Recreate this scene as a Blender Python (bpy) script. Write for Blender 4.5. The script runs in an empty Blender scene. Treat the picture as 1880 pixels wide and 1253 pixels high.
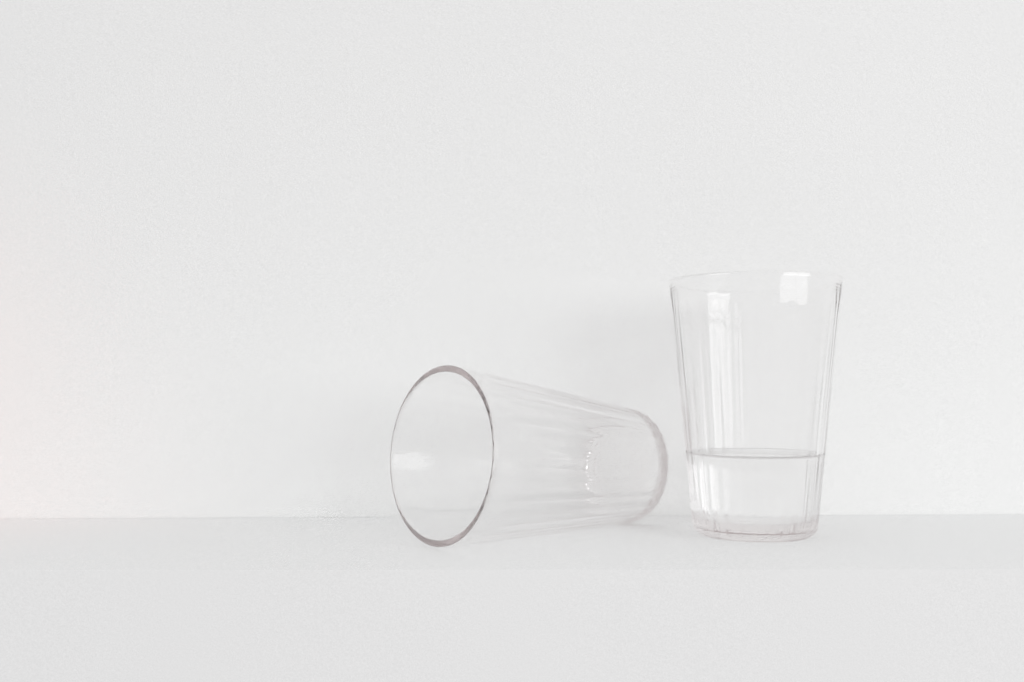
import bpy, bmesh, math, random
from mathutils import Vector, Matrix
R = math.radians
sc = bpy.context.scene
C = sc.collection
random.seed(7)

# ---------------------------------------------------------------- camera
EYE = 0.0735                                   # eye height above the shelf top (metres)
cam = bpy.data.cameras.new('camera')
cam.sensor_width = 36.0
cam.lens = 36.0 * 1906.7 / 1880.0
cam.shift_y = 67.5 / 1880.0
cam.clip_start = 0.01
cam.clip_end = 50
co = bpy.data.objects.new('camera', cam)
C.objects.link(co)
co.location = (0, 0, EYE)
co.rotation_euler = (R(90), 0, 0)
sc.camera = co

# ---------------------------------------------------------------- room light
w = bpy.data.worlds.new('World')
sc.world = w
w.use_nodes = True
nt = w.node_tree
bg = nt.nodes['Background']
tc = nt.nodes.new('ShaderNodeTexCoord')
sep = nt.nodes.new('ShaderNodeSeparateXYZ')
mr = nt.nodes.new('ShaderNodeMapRange')
mr.inputs['From Min'].default_value = -1.0
mr.inputs['From Max'].default_value = 1.0
rp = nt.nodes.new('ShaderNodeValToRGB')
cr = rp.color_ramp
cr.interpolation = 'EASE'
cr.elements[0].position = 0.33
cr.elements[0].color = (0.61, 0.597, 0.597, 1)    # dim floor and furniture
cr.elements[1].position = 1.0
cr.elements[1].color = (0.80, 0.796, 0.798, 1)     # ceiling straight above
for pos, col in ((0.62, (0.94, 0.945, 0.95, 1)), (0.90, (1.02, 1.025, 1.03, 1))):   # pale walls
    e = cr.elements.new(pos)
    e.color = col
nt.links.new(tc.outputs['Generated'], sep.inputs[0])
nt.links.new(sep.outputs['Z'], mr.inputs['Value'])
nt.links.new(mr.outputs[0], rp.inputs[0])
nt.links.new(rp.outputs[0], bg.inputs['Color'])
bg.inputs['Strength'].default_value = 1.0


def area(name, loc, target, sx, sy, power, col=(1, 1, 1)):
    l = bpy.data.lights.new(name, 'AREA')
    l.shape = 'RECTANGLE'
    l.size, l.size_y, l.energy, l.color = sx, sy, power, col
    o = bpy.data.objects.new(name, l)
    C.objects.link(o)
    o.location = loc
    d = Vector(target) - Vector(loc)
    o.rotation_euler = d.to_track_quat('-Z', 'Y').to_euler()
    return o


# two casements of one bright window, behind the camera to the right
TG = Vector((0.10, 0.48, 0.08))
az = R(44)
side = Vector((math.cos(az), math.sin(az), 0))
for k in (-1, 1):
    for zc, hh in ((0.355, 0.80), (0.91, 0.20)):           # tall lower pane, shallow upper pane
        t = TG + Vector((0, 0, zc))
        p = t + Vector((math.sin(az), -math.cos(az), 0)) * 2.6
        area('window_light', p + side * 0.465 * k, t + side * 0.465 * k, 0.88, hh, 9.9 * hh, (0.99, 0.995, 1.0))
# low, weaker brightness on the far left (a second window's lower panes)
az = R(-62)
t = TG + Vector((0, 0, -0.06))
p = t + Vector((math.sin(az), -math.cos(az), 0)) * 2.2
area('low_window_light', p, t, 0.90, 0.22, 0.35, (1.0, 0.995, 0.985))
# added unseen lamp, gives the left end of wall and shelf a faint rosy tint
rl = area('rosy_tint_lamp', (-0.40, 0.22, 0.32), (-0.345, 0.54, 0.035), 0.10, 0.10, 0.014, (1.0, 0.22, 0.12))
rl.data.spread = R(46)

sc.render.engine = 'CYCLES'
cy = sc.cycles
cy.max_bounces = 48
cy.transmission_bounces = 48
cy.glossy_bounces = 48
cy.diffuse_bounces = 6
cy.transparent_max_bounces = 12
cy.caustics_refractive = True
cy.caustics_reflective = True
cy.blur_glossy = 0.0
cy.sample_clamp_indirect = 2.5
cy.use_denoising = True
cy.use_adaptive_sampling = False
cy.denoising_prefilter = 'FAST'
cy.denoising_quality = 'HIGH'
try:
    cy.denoiser = 'OPENIMAGEDENOISE'
    cy.denoising_input_passes = 'RGB'
except Exception:
    pass
cy.pixel_filter_type = 'BLACKMAN_HARRIS'
cy.filter_width = 1.5
sc.view_settings.view_transform = 'Standard'
sc.view_settings.look = 'None'
sc.view_settings.exposure = -0.06
sc.view_settings.gamma = 1.0


# ---------------------------------------------------------------- materials
def mat(name):
    m = bpy.data.materials.new(name)
    m.use_nodes = True
    return m, m.node_tree, m.node_tree.nodes['Principled BSDF']


def paint(name, col, rough, tooth, bump, grain, gscale, streak=(1, 1, 1)):
    """matt white paint: pale base colour, a fine grain and a shallow roller tooth"""
    m, t, b = mat(name)
    N, L = t.nodes, t.links
    c = N.new('ShaderNodeTexCoord')
    mp = N.new('ShaderNodeMapping')
    mp.inputs['Scale'].default_value = streak
    L.new(c.outputs['Object'], mp.inputs[0])
    fine = N.new('ShaderNodeTexNoise')
    fine.inputs['Scale'].default_value = gscale
    fine.inputs['Detail'].default_value = 3
    fine.inputs['Roughness'].default_value = 0.8
    L.new(mp.outputs[0], fine.inputs['Vector'])
    big = N.new('ShaderNodeTexNoise')
    big.inputs['Scale'].default_value = 9
    big.inputs['Detail'].default_value = 4
    L.new(c.outputs['Object'], big.inputs['Vector'])
    mx = N.new('ShaderNodeMath'); mx.operation = 'MULTIPLY_ADD'
    mx.inputs[1].default_value = grain
    L.new(fine.outputs['Fac'], mx.inputs[0])
    m2 = N.new('ShaderNodeMath'); m2.operation = 'MULTIPLY_ADD'
    m2.inputs[1].default_value = 0.03
    m2.inputs[2].default_value = 1.0 - grain / 2 - 0.015
    L.new(big.outputs['Fac'], m2.inputs[0])
    L.new(m2.outputs[0], mx.inputs[2])
    vm = N.new('ShaderNodeVectorMath'); vm.operation = 'SCALE'
    vm.inputs[0].default_value = col
    L.new(mx.outputs[0], vm.inputs['Scale'])
    L.new(vm.outputs[0], b.inputs['Base Color'])
    b.inputs['Roughness'].default_value = rough
    b.inputs['Specular IOR Level'].default_value = 0.2
    tn = N.new('ShaderNodeTexNoise')
    tn.inputs['Scale'].default_value = tooth
    tn.inputs['Detail'].default_value = 5
    tn.inputs['Roughness'].default_value = 0.6
    L.new(c.outputs['Object'], tn.inputs['Vector'])
    bp = N.new('ShaderNodeBump')
    bp.inputs['Strength'].default_value = bump
    bp.inputs['Distance'].default_value = 0.0004
    L.new(tn.outputs['Fac'], bp.inputs['Height'])
    L.new(bp.outputs[0], b.inputs['Normal'])
    return m


M_wall = paint('white_wall_paint', (0.845, 0.845, 0.84), 0.85, 520, 0.6, 0.40, 1500)
M_shelf = paint('white_shelf_paint', (0.83, 0.83, 0.828), 0.7, 600, 0.3, 0.34, 2000)


def clear(name, ior, tint=(1, 1, 1), rough=0.0):
    m, t, b = mat(name)
    b.inputs['Base Color'].default_value = (*tint, 1)
    b.inputs['Transmission Weight'].default_value = 1.0
    b.inputs['IOR'].default_value = ior
    b.inputs['Roughness'].default_value = rough
    return m


M_glass = clear('clear_glass', 1.5, (0.995, 0.995, 0.995))
t = M_glass.node_tree
# faintly rosy body: only long paths through rim and base show it
va = t.nodes.new('ShaderNodeVolumeAbsorption')
va.inputs['Color'].default_value = (0.31, 0.16, 0.155, 1)
va.inputs['Density'].default_value = 4.0
t.links.new(va.outputs[0], t.nodes['Material Output'].inputs['Volume'])
M_water = clear('clear_water', 1.333)
M_bubble = clear('air_bubble', 1.0 / 1.333)


def mesh_obj(name, verts, faces, m, parent=None, smooth=True):
    me = bpy.data.meshes.new(name)
    me.from_pydata(verts, [], faces)
    me.materials.append(m)
    if smooth:
        me.polygons.foreach_set('use_smooth', [True] * len(me.polygons))
    me.update()
    o = bpy.data.objects.new(name, me)
    C.objects.link(o)
    if parent:
        o.parent = parent
    return o


# ---------------------------------------------------------------- wall and shelf
def wall_y(x):
    return 0.5490 + 0.0318 * x


X = 1.1
wv = [(-X, wall_y(-X), -0.5), (X, wall_y(X), -0.5), (X, wall_y(X), 1.3), (-X, wall_y(-X), 1.3),
      (-X, wall_y(-X) + 0.1, -0.5), (X, wall_y(X) + 0.1, -0.5), (X, wall_y(X) + 0.1, 1.3), (-X, wall_y(-X) + 0.1, 1.3)]
wf = [(0, 1, 2, 3), (5, 4, 7, 6), (4, 0, 3, 7), (1, 5, 6, 2), (3, 2, 6, 7), (4, 5, 1, 0)]
wall = mesh_obj('wall', wv, wf, M_wall, smooth=False)
wall['kind'] = 'structure'
wall['label'] = 'plain matt white painted wall behind the two glasses'

def front_y(x):
    return 0.3970 + 0.0040 * x


prof = []                                      # cross section (offset from front edge or back), z
bev = 0.0001
for k in range(7):
    a = R(90) * k / 6
    prof.append((bev - bev * math.sin(a), -bev + bev * math.cos(a)))
sv, sf = [], []
for s in (-X, X):
    ring = [(s, wall_y(s) - 0.0003, 0.0)] + [(s, front_y(s) + a, z) for a, z in prof] + \
           [(s, front_y(s), -0.30), (s, wall_y(s) - 0.0003, -0.30)]
    sv += ring
n = len(sv) // 2
for i in range(n):
    j = (i + 1) % n
    sf.append((i, j, n + j, n + i))
sf.append(tuple(range(n - 1, -1, -1)))
sf.append(tuple(range(n, 2 * n)))
shelf = mesh_obj('shelf', sv, sf, M_shelf, smooth=False)
bm = bmesh.new(); bm.from_mesh(shelf.data); bmesh.ops.recalc_face_normals(bm, faces=bm.faces); bm.to_mesh(shelf.data); bm.free()
shelf['kind'] = 'structure'
shelf['label'] = 'thick white painted shelf the two glasses rest on'

# ---------------------------------------------------------------- fluted tumblers
H = 0.12
NF, SEG = 28, 16
SLOPE = (0.0398 - 0.0291) / (H - 0.006)


def r_out(z):
    return 0.0291 + SLOPE * (z - 0.006)


def r_in(z):
    return r_out(z) - 0.0024 - 0.0010 * max(0.0, (z - 0.109) / 0.011) ** 1.5


FLOOR = 0.0078


def sstep(a, b, x):
    t = min(1, max(0, (x - a) / (b - a)))
    return t * t * (3 - 2 * t)


HEEL_R, HEEL_Z = 0.0254, 0.0034               # foot radius, height of the rounded heel


def heel(z):
    """smooth turned heel below the facets: a superellipse from the foot up to the side"""
    if z >= HEEL_Z:
        return r_out(z)
    t = 1 - z / HEEL_Z
    return HEEL_R + (r_out(HEEL_Z) - HEEL_R) * max(0.0, 1 - t ** 1.12) ** (1 / 1.15)


BASE_CUT, CUT0, CUT_RUN, CUT_ARCH = 0.00045, 0.0016, 0.0008, 0.0015


def facet_depth(z):
    """facets fade in below the plain band under the rim and deepen towards the base"""
    d = 0.00029 * sstep(0.1125, 0.1035, z)
    return d + 0.00024 * min(1.0, max(0.0, (0.105 - z) / 0.09)) + BASE_CUT * sstep(0.014, 0.003, z)


def outer_profile():
    pts = []                                   # (r, z, facet weight)
    # hollow (punt) under the base, then the narrow foot ring
    for r, z in ((0.006, 0.0012), (0.012, 0.0012), (0.018, 0.00115), (0.0212, 0.0009), (0.0232, 0.0005),
                 (0.0244, 0.00015), (0.025, 0.00002), (0.0253, 0.0)):
        pts.append((r, z, 0))
    zs = [0.00008, 0.0002] + [0.0004 + 0.0002 * i for i in range(24)] + [0.0054 + 0.0006 * i for i in range(5)] + \
         [0.0090 + 0.0035 * i for i in range(23)] + [0.0880 + 0.0014 * i for i in range(18)] + [0.1135, 0.1150, 0.1162, 0.1175]
    for z in zs:
        pts.append((heel(z), z, 1))
    return pts


def lip():
    ro, ri, z0 = r_out(0.1182), r_in(0.1182), 0.1182
    c, hw = (ro + ri) / 2, (ro - ri) / 2
    out = []
    for k in range(0, 17):
        a = math.pi * k / 16
        x, y = math.cos(a), math.sin(a)
        p = 4.2 if x > 0 else 3.6
        x = math.copysign(abs(x) ** (2 / p), x)
        y = abs(y) ** (2 / p)
        out.append((c + hw * x, z0 + (0.0018 * y if x > 0 else 0.0018 - 0.0020 * (1 - y)), 0))
    return out


def inner_profile(off=0.0, top=H - 0.0024):
    out = []
    zt = [top - (top - (FLOOR + 0.0035)) * i / 22 for i in range(23)]
    for z in zt:
        out.append((r_in(z) + off, z, 0))
    rc = r_in(FLOOR + 0.0035) + off - 0.0034
    for k in range(1, 9):
        a = R(90) * k / 8
        out.append((rc + 0.0034 * math.cos(a), FLOOR - off + (0.0035 + off) * (1 - math.sin(a)), 0))
    for r in (0.018, 0.012, 0.006):
        out.append((r, FLOOR - off - 0.0002 * (1 - r / 0.02), 0))
    return out


def build_glass(name):
    rings = outer_profile() + lip() + inner_profile()
    NS = NF * SEG
    verts, faces = [(0, 0, 0.0012)], []
    n_out = len(outer_profile())
    for q, (r0, z, wgt) in enumerate(rings):
        for i in range(NS):
            u = (i % SEG) / SEG
            a = 2 * math.pi * i / NS
            d = 0.0
            r = r0
            if wgt:
                x = abs(2 * u - 1)
                e = x * x if x < 0.9 else 0.81 + (x - 0.9) * 1.8 - (x - 0.9) ** 2 * 9.0
                e2 = (2 * u - 1) ** 2
                r = heel(z) - facet_depth(z) * (1 - e) * sstep(CUT0 + CUT_ARCH * e2, CUT0 + CUT_RUN + CUT_ARCH * e2, z)
            if q > n_out + 17 and z > FLOOR + 0.004:      # faint draw lines left by the mould plunger
                r += (0.000013 * math.sin(28 * a + 0.7) + 0.000007 * math.sin(47 * a + 2.0) +
                      0.000004 * math.sin(89 * a + 9 * z) + 0.000008 * math.sin(19 * a + 40 * z))
            verts.append(((r - d) * math.cos(a), (r - d) * math.sin(a), z))
    nr = len(rings)
    for i in range(NS):
        faces.append((0, 1 + (i + 1) % NS, 1 + i))
    for k in range(nr - 1):
        a0, b0 = 1 + k * NS, 1 + (k + 1) * NS
        for i in range(NS):
            j = (i + 1) % NS
            faces.append((a0 + i, a0 + j, b0 + j, b0 + i))
    verts.append((0, 0, FLOOR - 0.0002))
    c = len(verts) - 1
    a0 = 1 + (nr - 1) * NS
    for i in range(NS):
        faces.append((a0 + i, a0 + (i + 1) % NS, c))
    return mesh_obj(name, verts, faces, M_glass)


UP = Vector((0.1140, 0.4885, 0.00003))
g1 = build_glass('drinking_glass')
g1.location = UP
g1.rotation_euler = (0, 0, R(-90) - R(13.2))
g1['label'] = 'upright clear fluted glass tumbler a third full of water'
g1['category'] = 'glass'
g1['group'] = 'fluted clear glass tumblers'

g2 = g1.copy()
C.objects.link(g2)
g2['label'] = 'empty clear fluted glass tumbler lying on its side, rim facing the front left'
phi = 0.8815
al = math.atan(SLOPE)
ax = Vector((math.sin(phi) * math.cos(al), math.cos(phi) * math.cos(al), -math.sin(al)))
cc = Vector((-0.0317, 0.4530, 0.0398 * math.cos(al) + 0.00005))
basep = cc + ax * H
zc = -ax
xc = Vector((0, 0, -1)); xc = (xc - zc * xc.dot(zc)).normalized()
yc = zc.cross(xc)
mw = Matrix((xc, yc, zc)).transposed().to_4x4()
mw.translation = basep
g2.matrix_world = mw

# ---------------------------------------------------------------- water
HW = 0.0373


def build_water():
    OFF = 0.00006
    NS = 224
    top = HW + 0.0011
    prof = []
    for r in (0.006, 0.014, 0.021, 0.0235):
        prof.append((r, HW))
    rw = r_in(HW + 0.0013) + OFF
    for k in range(1, 11):                     # meniscus climbing the glass
        d = 0.0040 * (1 - k / 10) ** 1.5
        prof.append((rw - d, HW + 0.0013 * math.exp(-d / 0.0010)))
    inner = [(r, z) for r, z, _ in inner_profile(OFF, HW + 0.0011)]
    prof += inner
    verts, faces = [(0, 0, HW)], []
    for r, z in prof:
        for i in range(NS):
            a = 2 * math.pi * i / NS
            verts.append((r * math.cos(a), r * math.sin(a), z))
    for i in range(NS):
        faces.append((0, 1 + i, 1 + (i + 1) % NS))
    for k in range(len(prof) - 1):
        a0, b0 = 1 + k * NS, 1 + (k + 1) * NS
        for i in range(NS):
            j = (i + 1) % NS
            faces.append((a0 + i, b0 + i, b0 + j, a0 + j))
    verts.append((0, 0, FLOOR - OFF - 0.0002))
    c = len(verts) - 1
    a0 = 1 + (len(prof) - 1) * NS
    for i in range(NS):
        faces.append((a0 + i, c, a0 + (i + 1) % NS))
    return mesh_obj('water', verts, faces, M_water)


water = build_water()
water.name = 'drinking_water'
water.location = UP
water['label'] = 'clear still water filling the bottom third of the upright glass'
water['category'] = 'water'
water['kind'] = 'thing'

bm = bmesh.new()
for k in range(64):
    if k < 60:
        a = random.gauss(R(-75), 0.55)
        z = FLOOR + 0.0035 + abs(random.gauss(0, 0.008))
        if z > HW - 0.004:
            continue
        r = r_in(z) - 0.0007 - random.random() * 0.004
    else:
        a = random.uniform(-math.pi, math.pi)
        z = FLOOR + 0.0009 + random.random() * 0.0015
        r = 0.022 * math.sqrt(random.random())
    s = random.choice((0.0001, 0.00013, 0.00017, 0.0002, 0.00024))
    bmesh.ops.create_icosphere(bm, subdivisions=2, radius=s,
                               matrix=Matrix.Translation((r * math.cos(a), r * math.sin(a), z)))
me = bpy.data.meshes.new('air_bubbles')
bm.to_mesh(me); bm.free()
me.materials.append(M_bubble)
me.polygons.foreach_set('use_smooth', [True] * len(me.polygons))
bub = bpy.data.objects.new('air_bubbles', me)
C.objects.link(bub)
bub.parent = water
bub['kind'] = 'stuff'
